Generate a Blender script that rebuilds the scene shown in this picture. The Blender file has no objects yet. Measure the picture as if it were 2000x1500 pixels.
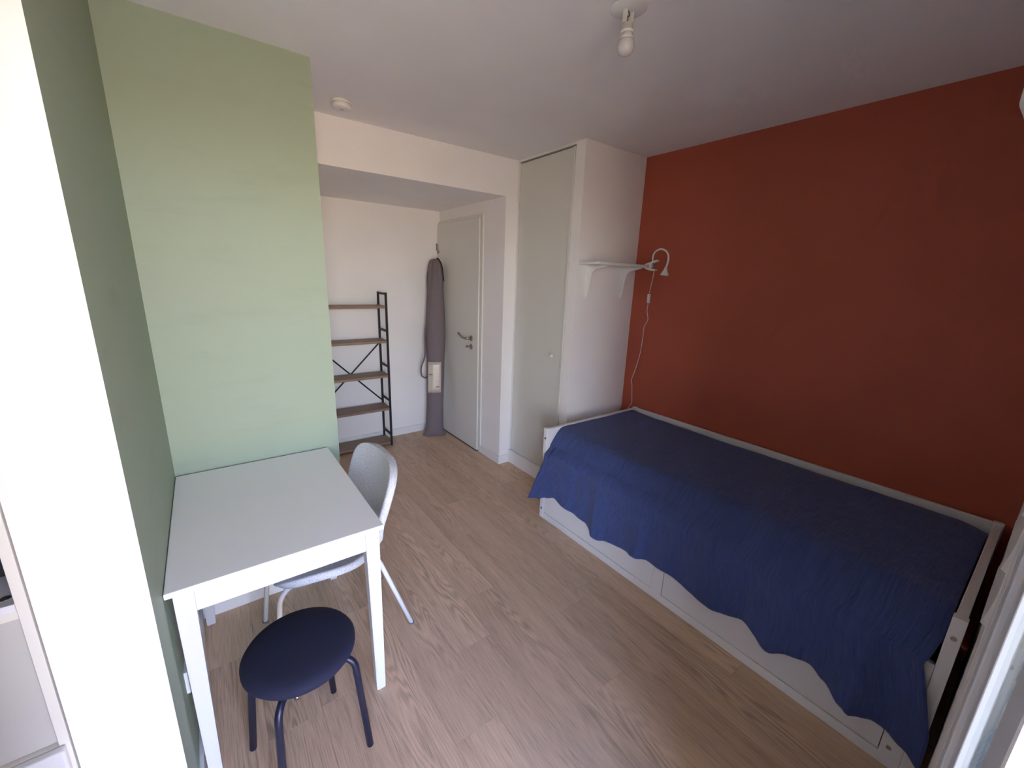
import bpy, bmesh, math, random
from mathutils import Vector, Matrix, noise as mnoise

random.seed(7)
S = bpy.context.scene
COL = S.collection

# ---------------------------------------------------------------- camera
CAM_POS = (0.18807, -0.06909, 1.62228)
RW = ((0.80677, -0.58991, 0.03358),      # rows: camera right, down, forward in world axes
      (-0.11979, -0.21894, -0.96836),
      (0.57859, 0.77722, -0.24730))
cd = bpy.data.cameras.new('camera')
cam = bpy.data.objects.new('camera', cd)
COL.objects.link(cam)
r, d, f = (Vector(v) for v in RW)
cam.matrix_world = Matrix(((r.x, -d.x, -f.x, CAM_POS[0]), (r.y, -d.y, -f.y, CAM_POS[1]),
                           (r.z, -d.z, -f.z, CAM_POS[2]), (0, 0, 0, 1)))
cd.sensor_width = 36.0
cd.lens = 808.04 / 2000 * 36.0
cd.clip_start = 0.005
S.camera = cam

# ---------------------------------------------------------------- view transform
S.view_settings.view_transform = 'Standard'
S.view_settings.look = 'None'
S.view_settings.gamma = 1.0
S.view_settings.use_curve_mapping = False
S.view_settings.exposure = 0.0
S.cycles.max_bounces = 8
S.cycles.use_adaptive_sampling = True
S.cycles.adaptive_threshold = 0.10
S.cycles.adaptive_min_samples = 20
S.cycles.diffuse_bounces = 5

# ---------------------------------------------------------------- daylight: blue sky above, sunlit ground below
SKY_STOPS = [(0.00, (1.00, 0.68, 0.38), 0.72), (0.46, (1.00, 0.74, 0.46), 0.88), (0.50, (1.00, 0.94, 0.92), 1.45),
             (0.55, (0.84, 0.88, 1.00), 1.60), (0.64, (0.34, 0.51, 1.00), 1.65), (0.76, (0.18, 0.34, 1.00), 1.60), (1.00, (0.16, 0.32, 1.00), 1.10)]
SKY_STRENGTH = 31.5
w = bpy.data.worlds.new('daylight')
S.world = w
w.use_nodes = True
nt = w.node_tree
nt.nodes.clear()
out = nt.nodes.new('ShaderNodeOutputWorld')
bg = nt.nodes.new('ShaderNodeBackground')
tc = nt.nodes.new('ShaderNodeTexCoord')
sep = nt.nodes.new('ShaderNodeSeparateXYZ')
mp = nt.nodes.new('ShaderNodeMapRange')
mp.inputs['From Min'].default_value = -1.0
mp.inputs['From Max'].default_value = 1.0
ramp = nt.nodes.new('ShaderNodeValToRGB')
e = ramp.color_ramp.elements
while len(e) < len(SKY_STOPS): e.new(0.5)
for el, (pos, col, k) in zip(e, SKY_STOPS):
    el.position = pos; el.color = (*(c * k / 1.6 for c in col), 1)
nt.links.new(tc.outputs['Generated'], sep.inputs[0])
nt.links.new(sep.outputs['Z'], mp.inputs['Value'])
nt.links.new(mp.outputs[0], ramp.inputs[0])
nt.links.new(ramp.outputs[0], bg.inputs['Color'])
bg.inputs['Strength'].default_value = SKY_STRENGTH
nt.links.new(bg.outputs[0], out.inputs[0])

# room dimensions (metres)
H = 2.5
X1, YG = 0.676, 2.0965        # green wall
X2, YH = 2.2765, 2.748        # closet front, niche header
XN, HN, YB = 2.1663, 2.2324, 3.878
YC, XR = 2.0356, 2.900
YW = -0.095                   # inside face of window wall
WX0, WX1, WZ = -0.02, 1.31, 2.20   # french window opening
BLOCK_D = 2.3                    # depth of the added light blockers outside
WT = 0.26                     # thickness of the outside wall
YE = 1.110                    # end of the partition
XP = -0.182                   # other face of the partition
XL = -1.70

# portal over the french window (guides sky sampling only)
pl = bpy.data.lights.new('window_portal', 'AREA')
pl.shape = 'RECTANGLE'; pl.size = WX1 - WX0; pl.size_y = WZ
pl.cycles.is_portal = True
po = bpy.data.objects.new('window_portal', pl)
COL.objects.link(po)
po.location = ((WX0 + WX1) / 2, YW - 0.22, WZ / 2)
po.rotation_euler = (math.radians(90), 0, 0)

# ================================================================ helpers
def mat(name, col, rough=0.6, metal=0.0, build=None, spec=0.5, coat=0.0):
    m = bpy.data.materials.new(name)
    m.use_nodes = True
    n = m.node_tree.nodes
    b = n['Principled BSDF']
    b.inputs['Base Color'].default_value = (*col, 1)
    b.inputs['Roughness'].default_value = rough
    b.inputs['Metallic'].default_value = metal
    b.inputs['Specular IOR Level'].default_value = spec
    if coat: b.inputs['Coat Weight'].default_value = coat
    if build: build(m.node_tree, b, col)
    return m

def N(nt, t, **kw):
    n = nt.nodes.new(t)
    for k_, v in kw.items():
        if k_ in n.inputs: n.inputs[k_].default_value = v
        else: setattr(n, k_, v)
    return n

def coords(nt, kind='Object', scale=(1, 1, 1)):
    t = N(nt, 'ShaderNodeTexCoord'); m = N(nt, 'ShaderNodeMapping')
    m.inputs['Scale'].default_value = scale
    nt.links.new(t.outputs[kind], m.inputs[0])
    return m.outputs[0]

def bump(nt, b, h, strength=0.2, dist=0.002):
    n = N(nt, 'ShaderNodeBump', Strength=strength, Distance=dist)
    nt.links.new(h, n.inputs['Height']); nt.links.new(n.outputs[0], b.inputs['Normal'])

def vary(nt, b, fac, col, lo, hi):
    rmp = N(nt, 'ShaderNodeValToRGB')
    rmp.color_ramp.elements[0].position = 0.3; rmp.color_ramp.elements[1].position = 0.7
    rmp.color_ramp.elements[0].color = (*(c * lo for c in col), 1)
    rmp.color_ramp.elements[1].color = (*(c * hi for c in col), 1)
    nt.links.new(fac, rmp.inputs[0]); nt.links.new(rmp.outputs[0], b.inputs['Base Color'])

def paint(lo=0.98, hi=1.02, bs=0.12):
    def g(nt, b, col):
        n1 = N(nt, 'ShaderNodeTexNoise', Scale=3.0, Detail=1.0); nt.links.new(coords(nt), n1.inputs[0])
        vary(nt, b, n1.outputs[0], col, lo, hi)
        n2 = N(nt, 'ShaderNodeTexNoise', Scale=260.0, Detail=0.0); nt.links.new(coords(nt), n2.inputs[0])
        bump(nt, b, n2.outputs[0], bs, 0.001)
    return g

def scuffed(nt, b, col):
    n1 = N(nt, 'ShaderNodeTexNoise', Scale=5.0, Detail=4.0)
    nt.links.new(coords(nt, scale=(0.6, 0.6, 2.4)), n1.inputs[0])
    rmp = N(nt, 'ShaderNodeValToRGB')
    el = rmp.color_ramp.elements
    el[0].position = 0.26; el[0].color = (*(c * 0.93 for c in col), 1)
    el[1].position = 0.42; el[1].color = (*col, 1)
    nt.links.new(n1.outputs[0], rmp.inputs[0]); nt.links.new(rmp.outputs[0], b.inputs['Base Color'])
    n2 = N(nt, 'ShaderNodeTexNoise', Scale=220.0, Detail=0.0); nt.links.new(coords(nt), n2.inputs[0])
    bump(nt, b, n2.outputs[0], 0.12, 0.001)

def grain_material(axis, fine, tone, dark, seedy=True):
    def g(nt, b, col):
        tcn = N(nt, 'ShaderNodeTexCoord'); oi = N(nt, 'ShaderNodeObjectInfo')
        add = N(nt, 'ShaderNodeVectorMath', operation='MULTIPLY_ADD')
        add.inputs[1].default_value = (37.0, 53.0, 19.0)
        cmb = N(nt, 'ShaderNodeCombineXYZ')
        for i in range(3): nt.links.new(oi.outputs['Random'], cmb.inputs[i])
        nt.links.new(cmb.outputs[0], add.inputs[0]); nt.links.new(tcn.outputs['Object'], add.inputs[2])
        def mp_(s):
            m = N(nt, 'ShaderNodeMapping'); m.inputs['Scale'].default_value = s
            nt.links.new(add.outputs[0], m.inputs[0]); return m.outputs[0]
        def st(a, l): return (a, l, a) if axis == 'y' else (l, a, a)
        # cathedral figure: contour lines of a stretched noise
        n1 = N(nt, 'ShaderNodeTexNoise', Scale=1.0, Detail=2.0, Roughness=0.45, Distortion=0.25)
        nt.links.new(mp_(st(9.0, 0.9)), n1.inputs[0])
        mul = N(nt, 'ShaderNodeMath', operation='MULTIPLY'); mul.inputs[1].default_value = 130.0
        nt.links.new(n1.outputs[0], mul.inputs[0])
        sn = N(nt, 'ShaderNodeMath', operation='SINE'); nt.links.new(mul.outputs[0], sn.inputs[0])
        # fine pores
        n2 = N(nt, 'ShaderNodeTexNoise', Scale=1.0, Detail=5.0, Roughness=0.65)
        nt.links.new(mp_(st(fine, fine * 0.028)), n2.inputs[0])
        # broad streaks
        n3 = N(nt, 'ShaderNodeTexNoise', Scale=1.0, Detail=3.0, Roughness=0.5)
        nt.links.new(mp_(st(16.0, 0.8)), n3.inputs[0])
        # strength of the figure fades in and out
        n4 = N(nt, 'ShaderNodeTexNoise', Scale=1.0, Detail=1.0)
        nt.links.new(mp_(st(7.0, 1.3)), n4.inputs[0])
        fr = N(nt, 'ShaderNodeMapRange'); fr.inputs['From Min'].default_value = 0.45; fr.inputs['From Max'].default_value = 0.68
        nt.links.new(n4.outputs[0], fr.inputs[0])
        fig = N(nt, 'ShaderNodeMath', operation='MULTIPLY'); nt.links.new(sn.outputs[0], fig.inputs[0]); nt.links.new(fr.outputs[0], fig.inputs[1])
        s1 = N(nt, 'ShaderNodeMath', operation='MULTIPLY_ADD'); s1.inputs[1].default_value = 0.11
        nt.links.new(fig.outputs[0], s1.inputs[0])
        s2 = N(nt, 'ShaderNodeMath', operation='MULTIPLY_ADD'); s2.inputs[1].default_value = 0.75
        nt.links.new(n2.outputs[0], s2.inputs[0]); 
        s3 = N(nt, 'ShaderNodeMath', operation='MULTIPLY_ADD'); s3.inputs[1].default_value = 0.36; s3.inputs[2].default_value = -0.055
        nt.links.new(n3.outputs[0], s3.inputs[0]); nt.links.new(s3.outputs[0], s2.inputs[2]); nt.links.new(s2.outputs[0], s1.inputs[2])
        rmp = N(nt, 'ShaderNodeValToRGB')
        el = rmp.color_ramp.elements
        el[0].position = 0.30; el[0].color = (*(c * dark for c in col), 1)
        el[1].position = 0.72; el[1].color = (*(min(1, c * tone) for c in col), 1)
        m_ = el.new(0.5); m_.color = (*col, 1)
        nt.links.new(s1.outputs[0], rmp.inputs[0])
        hs = N(nt, 'ShaderNodeHueSaturation')
        vr = N(nt, 'ShaderNodeMapRange'); vr.inputs['To Min'].default_value = 0.93; vr.inputs['To Max'].default_value = 1.07
        nt.links.new(oi.outputs['Random'], vr.inputs[0]); nt.links.new(vr.outputs[0], hs.inputs['Value'])
        nt.links.new(rmp.outputs[0], hs.inputs['Color']); nt.links.new(hs.outputs[0], b.inputs['Base Color'])
        bump(nt, b, s1.outputs[0], 0.10, 0.001)
    return g

def speckle(scale, lo, hi, bs=0.4):
    def g(nt, b, col):
        n1 = N(nt, 'ShaderNodeTexNoise', Scale=scale, Detail=3.0, Roughness=0.7); nt.links.new(coords(nt), n1.inputs[0])
        vary(nt, b, n1.outputs[0], col, lo, hi)
        bump(nt, b, n1.outputs[0], bs, 0.002)
    return g

def crinkle(nt, b, col):
    n1 = N(nt, 'ShaderNodeTexNoise', Scale=1.0, Detail=3.0, Roughness=0.55, Distortion=0.6)
    nt.links.new(coords(nt, 'UV', (120.0, 9.0, 1.0)), n1.inputs[0])
    vary(nt, b, n1.outputs[0], col, 0.85, 1.12)
    n2 = N(nt, 'ShaderNodeTexNoise', Scale=1.0, Detail=2.0)
    nt.links.new(coords(nt, 'UV', (40.0, 14.0, 1.0)), n2.inputs[0])
    ad = N(nt, 'ShaderNodeMath', operation='ADD'); nt.links.new(n1.outputs[0], ad.inputs[0]); nt.links.new(n2.outputs[0], ad.inputs[1])
    bump(nt, b, ad.outputs[0], 0.9, 0.006)
    b.inputs['Sheen Weight'].default_value = 0.15

def printed(nt, b, col):
    v = coords(nt, 'UV', (1, 1, 1))
    br = N(nt, 'ShaderNodeTexNoise', Scale=1.0, Detail=3.0)
    nt.links.new(coords(nt, 'UV', (14.0, 55.0, 1.0)), br.inputs[0])
    vary(nt, b, br.outputs[0], col, 0.8, 1.05)

def glassy():
    m = bpy.data.materials.new('window_glass')
    m.use_nodes = True
    nt = m.node_tree; nt.nodes.clear()
    o = N(nt, 'ShaderNodeOutputMaterial'); mx = N(nt, 'ShaderNodeMixShader'); fr = N(nt, 'ShaderNodeFresnel', IOR=1.5)
    t = N(nt, 'ShaderNodeBsdfTransparent'); g = N(nt, 'ShaderNodeBsdfGlossy', Roughness=0.02)
    t.inputs[0].default_value = (0.80, 0.84, 0.83, 1)
    nt.links.new(fr.outputs[0], mx.inputs[0]); nt.links.new(t.outputs[0], mx.inputs[1]); nt.links.new(g.outputs[0], mx.inputs[2])
    nt.links.new(mx.outputs[0], o.inputs[0])
    return m

M = {
    'white': mat('white_wall_paint', (0.87, 0.85, 0.835), 0.75, build=paint()),
    'ceiling': mat('white_ceiling_paint', (0.83, 0.815, 0.805), 0.85, build=paint()),
    'green': mat('sage_green_paint', (0.325, 0.395, 0.29), 0.6, build=scuffed),
    'red': mat('terracotta_paint', (0.46, 0.096, 0.05), 0.6, build=paint(0.96, 1.04)),
    'concrete': mat('grey_concrete', (0.42, 0.41, 0.39), 0.85, build=speckle(30, 0.9, 1.1)),
    'trim': mat('white_gloss_trim', (0.80, 0.79, 0.77), 0.4, build=paint(0.99, 1.01, 0.03)),
    'door': mat('off_white_door_lacquer', (0.72, 0.71, 0.66), 0.45, build=paint(0.99, 1.01, 0.03)),
    'closet': mat('pale_grey_door_lacquer', (0.68, 0.68, 0.62), 0.45, build=paint(0.99, 1.01, 0.03)),
    'floor': mat('oak_vinyl_plank', (0.62, 0.43, 0.285), 0.5, build=grain_material('y', 330.0, 1.28, 0.62)),
    'subfloor': mat('grey_screed', (0.12, 0.09, 0.07), 0.9, build=speckle(40, 0.9, 1.1)),
    'furn': mat('white_furniture_lacquer', (0.77, 0.76, 0.75), 0.35, build=paint(0.99, 1.01, 0.02)),
    'tablelegs': mat('white_painted_table_frame', (0.66, 0.655, 0.645), 0.4, build=paint(0.99, 1.01, 0.02)),
    'tabletop': mat('white_melamine_top', (0.90, 0.90, 0.89), 0.30, build=paint(0.99, 1.01, 0.04)),
    'cream': mat('cream_cabinet_edge', (0.78, 0.75, 0.66), 0.45, build=paint(0.99, 1.01, 0.02)),
    'taupe': mat('pale_grey_cabinet_front', (0.55, 0.53, 0.48), 0.45, build=paint(0.99, 1.01, 0.02)),
    'dark': mat('plain_dark_fill', (0.03, 0.03, 0.035), 0.5, build=paint()),  # also used as painted shade in the door gaps
    'navyseat': mat('navy_seat_fabric', (0.007, 0.009, 0.032), 0.85, build=speckle(500, 0.8, 1.2, 0.25)),
    'navymetal': mat('navy_powder_coated_steel', (0.010, 0.012, 0.032), 0.38, build=paint(0.97, 1.03, 0.02)),
    'whitemetal': mat('white_powder_coated_steel', (0.78, 0.77, 0.76), 0.35, build=paint(0.99, 1.01, 0.02)),
    'blackmetal': mat('black_powder_coated_steel', (0.006, 0.0055, 0.006), 0.55, build=paint(0.95, 1.05, 0.02)),
    'greyfabric': mat('mottled_grey_wool_fabric', (0.66, 0.66, 0.68), 0.9, build=speckle(260, 0.62, 1.3, 0.6)),
    'cover': mat('navy_crinkled_cotton', (0.046, 0.074, 0.23), 0.85, build=crinkle),
    'mattress': mat('white_mattress_ticking', (0.6, 0.6, 0.6), 0.9, build=speckle(200, 0.95, 1.05)),
    'shelfwood': mat('brown_oak_shelf_board', (0.27, 0.175, 0.115), 0.5, build=grain_material('x', 260.0, 1.3, 0.6)),
    'bag': mat('mauve_grey_nylon', (0.165, 0.13, 0.14), 0.65, build=speckle(60, 0.92, 1.08, 0.2)),
    'paper': mat('printed_paper_insert', (0.62, 0.54, 0.45), 0.25, build=printed),
    'ink': mat('dark_print', (0.06, 0.065, 0.06), 0.5, build=paint()),
    'black': mat('black_cord', (0.01, 0.01, 0.01), 0.7, build=paint()),
    'steel': mat('brushed_steel', (0.42, 0.39, 0.36), 0.3, 1.0, build=paint(0.97, 1.03, 0.03)),
    'plastic': mat('white_plastic', (0.76, 0.75, 0.72), 0.4, build=paint(0.99, 1.01, 0.01)),
    'bulb': mat('opal_bulb_plastic', (0.62, 0.60, 0.62), 0.25, build=paint(0.99, 1.01, 0.01)),
    'pvc': mat('white_window_pvc', (0.80, 0.81, 0.83), 0.3, build=paint(0.99, 1.01, 0.01)),
    'anthracite': mat('navy_reveal_darkener', (0.018, 0.022, 0.05), 0.5, build=paint()),  # for the added strip that darkens the view through the pane
    'seal': mat('grey_rubber_seal', (0.10, 0.10, 0.11), 0.6, build=paint()),
    'glass': glassy(),
}

def link(name, bm, m, parent=None, smooth=False, loc=None):
    me = bpy.data.meshes.new(name)
    bm.normal_update(); bm.to_mesh(me); bm.free()
    for mm in (m if isinstance(m, (list, tuple)) else [m]): me.materials.append(M[mm] if isinstance(mm, str) else mm)
    if smooth:
        for p in me.polygons: p.use_smooth = True
    o = bpy.data.objects.new(name, me)
    COL.objects.link(o)
    if parent is not None:
        o.parent = parent
        pl_ = Vector((0, 0, 0)); q = parent
        while q is not None: pl_ += q.location; q = q.parent
        me.transform(Matrix.Translation(-pl_))
    return o

def tag(o, label=None, cat=None, group=None, kind=None):
    if label: o['label'] = label
    if cat: o['category'] = cat
    if group: o['group'] = group
    if kind: o['kind'] = kind
    return o

def thing(name, loc, label, cat, group=None):
    o = bpy.data.objects.new(name, None); COL.objects.link(o)
    o.location = loc; o.empty_display_size = 0.1
    return tag(o, label, cat, group)

def struct(name, bm, m, label, cat):
    return tag(link(name, bm, m), label, cat, kind='structure')

def box(bm, x0, x1, y0, y1, z0, z1, bev=0.0, seg=2, mi=0):
    vs = [bm.verts.new(p) for p in ((x0, y0, z0), (x1, y0, z0), (x1, y1, z0), (x0, y1, z0), (x0, y0, z1), (x1, y0, z1), (x1, y1, z1), (x0, y1, z1))]
    fs = [bm.faces.new([vs[i] for i in q]) for q in ((3, 2, 1, 0), (4, 5, 6, 7), (0, 1, 5, 4), (1, 2, 6, 5), (2, 3, 7, 6), (3, 0, 4, 7))]
    for f_ in fs: f_.material_index = mi
    if bev:
        bmesh.ops.bevel(bm, geom=list({e_ for f_ in fs for e_ in f_.edges}), offset=bev, segments=seg, affect='EDGES', profile=0.5)
    return fs

def B(*a, **k):
    bm = bmesh.new(); box(bm, *a, **k); return bm

def smoothpath(pts, n=8):
    pts = [Vector(p) for p in pts]
    if len(pts) < 3: return pts
    P = [pts[0] * 2 - pts[1]] + pts + [pts[-1] * 2 - pts[-2]]
    o = []
    for i in range(1, len(P) - 2):
        for j in range(n):
            t = j / n; a_, b_, c_, d_ = P[i - 1], P[i], P[i + 1], P[i + 2]
            o.append(0.5 * ((2 * b_) + (c_ - a_) * t + (2 * a_ - 5 * b_ + 4 * c_ - d_) * t * t + (3 * b_ - a_ - 3 * c_ + d_) * t ** 3))
    o.append(pts[-1]); return o

def rounded(pts, rad, n=6):
    """polyline with its inner corners rounded"""
    pts = [Vector(p) for p in pts]; o = [pts[0]]
    for i in range(1, len(pts) - 1):
        a_ = pts[i - 1] - pts[i]; b_ = pts[i + 1] - pts[i]
        r_ = min(rad, a_.length * 0.49, b_.length * 0.49)
        p0 = pts[i] + a_.normalized() * r_; p1 = pts[i] + b_.normalized() * r_
        for j in range(n + 1):
            t = j / n; o.append(p0 * (1 - t) ** 2 + pts[i] * 2 * t * (1 - t) + p1 * t * t)
    o.append(pts[-1]); return o

def tube(bm, pts, rad, n=12, cap=True, flat=1.0, mi=0):
    pts = [Vector(p) for p in pts]; L_ = len(pts)
    rads = rad if isinstance(rad, (list, tuple)) else [rad] * L_
    t0 = (pts[1] - pts[0]).normalized()
    u = t0.orthogonal().normalized()
    rings = []
    for i, p in enumerate(pts):
        t = (pts[min(i + 1, L_ - 1)] - pts[max(i - 1, 0)]).normalized()
        u = (u - t * u.dot(t)).normalized(); v = t.cross(u)
        rings.append([bm.verts.new(p + (u * math.cos(2 * math.pi * j / n) + v * math.sin(2 * math.pi * j / n) * flat) * rads[i]) for j in range(n)])
    for i in range(L_ - 1):
        for j in range(n):
            f_ = bm.faces.new((rings[i][j], rings[i][(j + 1) % n], rings[i + 1][(j + 1) % n], rings[i + 1][j])); f_.material_index = mi
    if cap:
        bm.faces.new(rings[0][::-1]).material_index = mi; bm.faces.new(rings[-1]).material_index = mi

def T(pts, rad, **k):
    bm = bmesh.new(); tube(bm, pts, rad, **k); return bm

def lathe(bm, prof, c, axis='z', n=28):
    """prof: (radius, height) pairs from bottom to top around an axis through c"""
    rings = []
    for r_, h_ in prof:
        ring = []
        for j in range(n):
            a_ = 2 * math.pi * j / n; x, y = r_ * math.cos(a_), r_ * math.sin(a_)
            p = {'z': (x, y, h_), 'x': (h_, x, y), 'y': (y, h_, x)}[axis]
            ring.append(bm.verts.new((c[0] + p[0], c[1] + p[1], c[2] + p[2])))
        rings.append(ring)
    for i in range(len(rings) - 1):
        for j in range(n): bm.faces.new((rings[i][j], rings[i][(j + 1) % n], rings[i + 1][(j + 1) % n], rings[i + 1][j]))
    bm.faces.new(rings[0][::-1]); bm.faces.new(rings[-1])

def LA(prof, c, axis='z', n=28):
    bm = bmesh.new(); lathe(bm, prof, c, axis, n); return bm

def prism(bm, prof, axis, a0, a1):
    """prof: closed 2-D outline; extruded along axis ('x': (y,z), 'y': (x,z), 'z': (x,y))"""
    def P(q, a_): return {'x': (a_, q[0], q[1]), 'y': (q[0], a_, q[1]), 'z': (q[0], q[1], a_)}[axis]
    A = [bm.verts.new(P(q, a0)) for q in prof]; Bv = [bm.verts.new(P(q, a1)) for q in prof]
    n = len(prof)
    for i in range(n): bm.faces.new((A[i], A[(i + 1) % n], Bv[(i + 1) % n], Bv[i]))
    bm.faces.new(A[::-1]); bm.faces.new(Bv)
    bmesh.ops.recalc_face_normals(bm, faces=bm.faces[:])

def face_mats(bm, rules):
    """rules: (axis, sign, material index) sets the material of the faces that look that way"""
    bm.normal_update()
    for f_ in bm.faces:
        for ax, sg, mi in rules:
            if f_.normal['xyz'.index(ax)] * sg > 0.9: f_.material_index = mi

# ================================================================ the setting
floor = struct('floor', B(XL, 3.0, YW - WT, 4.0, -0.12, -0.006), 'subfloor', 'greige oak vinyl plank floor of the room', 'floor')
struct('ceiling', B(XL, 3.0, YW - WT, 4.0, H, H + 0.1), 'ceiling', 'plain white painted ceiling', 'ceiling')
# planks, child pieces of the floor
PWID, PLEN, GAP = 0.18, 1.22, 0.00025
regions = [(0.0, XR, YW, YC), (X1, X2, YC, YH), (X1, XN, YH, YB), (XL + 0.1, 0.0, YW, YE), (0.0, X1, YE, YG), (X2, XR, YW, YC)]
fixed_end = {4: 0.916, 5: 1.243, 9: 1.225}
plank_mesh = {}
for k_ in range(-9, 17):
    x0 = 0.01 + PWID * k_; x1 = min(x0 + PWID, XR)
    if x1 - x0 < 0.02: continue
    st = fixed_end.get(k_, random.uniform(0, PLEN))
    st -= PLEN * math.ceil((st - (YW - 0.1)) / PLEN)
    while st < YB:
        y0, y1 = max(st, YW - 0.12), min(st + PLEN, YB)
        st += PLEN
        if y1 - y0 < 0.03: continue
        if not any(x1 > a_ + 0.005 and x0 < b_ - 0.005 and y1 > c_ + 0.005 and y0 < d_ - 0.005 for a_, b_, c_, d_ in regions): continue
        key = (round(x1 - x0, 4), round(y1 - y0, 4))
        if key not in plank_mesh:
            bm = B(-key[0] / 2 + GAP, key[0] / 2 - GAP, -key[1] / 2 + GAP, key[1] / 2 - GAP, -0.006, 0.0)
            bm.normal_update()
            te = [e_ for e_ in bm.edges if all(v.co.z > -0.001 for v in e_.verts)]
            bmesh.ops.bevel(bm, geom=te, offset=0.0004, segments=1, affect='EDGES')
            me = bpy.data.meshes.new('plank'); bm.to_mesh(me); bm.free(); me.materials.append(M['floor'])
            plank_mesh[key] = me
        o = bpy.data.objects.new('plank', plank_mesh[key]); COL.objects.link(o)
        o.parent = floor; o.location = ((x0 + x1) / 2, (y0 + y1) / 2, 0)

# partition and green block
bm = B(XP, 0.0, YE, YG, 0, H); face_mats(bm, [('x', 1, 1)])
struct('wall_left', bm, ['white', 'green'], 'partition with white end face and sage green side', 'wall')
bm = B(XP, X1, YG, YB, 0, H); face_mats(bm, [('y', -1, 1)])
struct('wall_green', bm, ['white', 'green'], 'sage green wall behind the white table', 'wall')
struct('wall_header', B(X1, XN, YH, YB, HN, H), 'white', 'white lowered header above the entrance niche', 'wall')
struct('wall_back', B(XP, XN, YB, YB + 0.1, 0, H), 'white', 'white back wall of the niche behind the shelving', 'wall')
struct('wall_niche', B(XN, XR, YH, YB + 0.1, 0, H), 'white', 'white wall and pier beside the entrance door', 'wall')
struct('wall_closet', B(X2, XR, YC, YC + 0.085, 0, H), 'white', 'white closet side wall carrying the small shelf', 'wall')
bm = B(XR, 3.0, YW - WT, YB + 0.1, 0, H); face_mats(bm, [('x', -1, 1)])
struct('wall_right', bm, ['white', 'red'], 'terracotta red wall along the daybed', 'wall')
# window wall with its opening, left alcove walls
bm = bmesh.new()
box(bm, WX1, 3.0, YW - WT, YW, 0, H)
box(bm, XL, WX0, YW - WT, YW, 0, H)
box(bm, WX0, WX1, YW - WT, YW, WZ, H)
struct('wall_window', bm, 'white', 'white window wall at the foot of the daybed', 'wall')
struct('wall_alcove_side', B(XL, XL + 0.1, YW, YG, 0, H), 'white', 'white side wall of the left alcove', 'wall')
struct('wall_alcove_back', B(XL + 0.1, XP, 1.55, 1.65, 0, H), 'white', 'white back wall behind the storage cabinet', 'wall')

# unseen slabs and panel added outside to limit the light coming in
struct('light_block_slab', B(XL, 3.0, YW - WT - BLOCK_D, YW - WT, H - 0.05, H + 0.12), 'ceiling', 'added unseen slab blocking high sky light above the french window', 'slab')
struct('light_block_floor', B(XL, 3.0, YW - WT - BLOCK_D, YW - WT, -0.20, -0.02), 'concrete', 'added unseen grey slab blocking ground light outside the french window', 'slab')  # added as well, cuts the steep light from the ground
struct('light_block_panel', B(WX1 + 0.04, WX1 + 0.10, YW - WT - BLOCK_D, YW - WT, -0.02, H - 0.05), 'concrete', 'added unseen grey panel blocking oblique light outside the french window', 'divider')  # added to dim the partition end and the table front

# baseboards
def base(name, x0, x1, y0, y1, h, label):
    bm = B(x0, x1, y0, y1, 0, h)
    bm.normal_update()
    bmesh.ops.bevel(bm, geom=[e_ for e_ in bm.edges if all(v.co.z > h - 1e-4 for v in e_.verts)], offset=0.003, segments=2, affect='EDGES')
    return struct(name, bm, 'trim', label, 'baseboard')
BH = 0.074
base('baseboard_left', 0.0, 0.012, YE, YG, BH, 'white baseboard along the green partition')
base('baseboard_end', XP, 0.012, YE - 0.012, YE, BH, 'white baseboard on the white partition end')
base('baseboard_green', 0.012, X1 + 0.012, YG - 0.012, YG, BH, 'white baseboard under the table on the green wall')
base('baseboard_corner', X1, X1 + 0.012, YG, YB - 0.012, BH, 'white baseboard on the hidden flank of the green block')
base('baseboard_back', X1 + 0.012, XN - 0.035, YB - 0.012, YB, BH, 'white baseboard behind the shelving unit')
base('baseboard_pier', XN - 0.012, XN, YH - 0.012, 3.045, BH, 'white baseboard between pier and entrance door')
base('baseboard_pier_front', XN, X2 - 0.014, YH - 0.012, YH, BH, 'short white baseboard on the narrow pier')
base('trim_1', X2 - 0.014, X2 + 0.03, YC + 0.0, YH, 0.118, 'white plinth under the closet door')

# closet: narrow panel door with frame strips
bm = B(X2 + 0.004, X2 + 0.024, 2.150, 2.722, 0.122, 2.474, bev=0.002)
d2 = struct('door_2', bm, 'closet', 'tall pale grey closet door beside the red wall', 'door')
link('closet_jamb', B(X2 + 0.001, X2 + 0.04, 2.728, YH, 0.12, 2.474, bev=0.0015), 'trim', d2)
link('frame_strip', B(X2 - 0.006, X2 + 0.03, 2.124, 2.146, 0.12, 2.474, bev=0.003), 'closet', d2)
link('head_strip', B(X2 + 0.0, X2 + 0.04, YC + 0.086, YH, 2.486, H), 'trim', d2)
link('gap_shade', B(X2 + 0.03, X2 + 0.045, YC + 0.086, YH, 0.118, 2.49), 'dark', d2)  # dark sheet painted in as the shade showing in the door gaps
link('knob', LA([(0.006, 0.006), (0.006, -0.010), (0.013, -0.014), (0.016, -0.022), (0.013, -0.030), (0.004, -0.033)], (X2, 2.222, 1.068), 'x', 20), 'plastic', d2, True)
tag(d2.children[-1], 'small round white knob')

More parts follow.
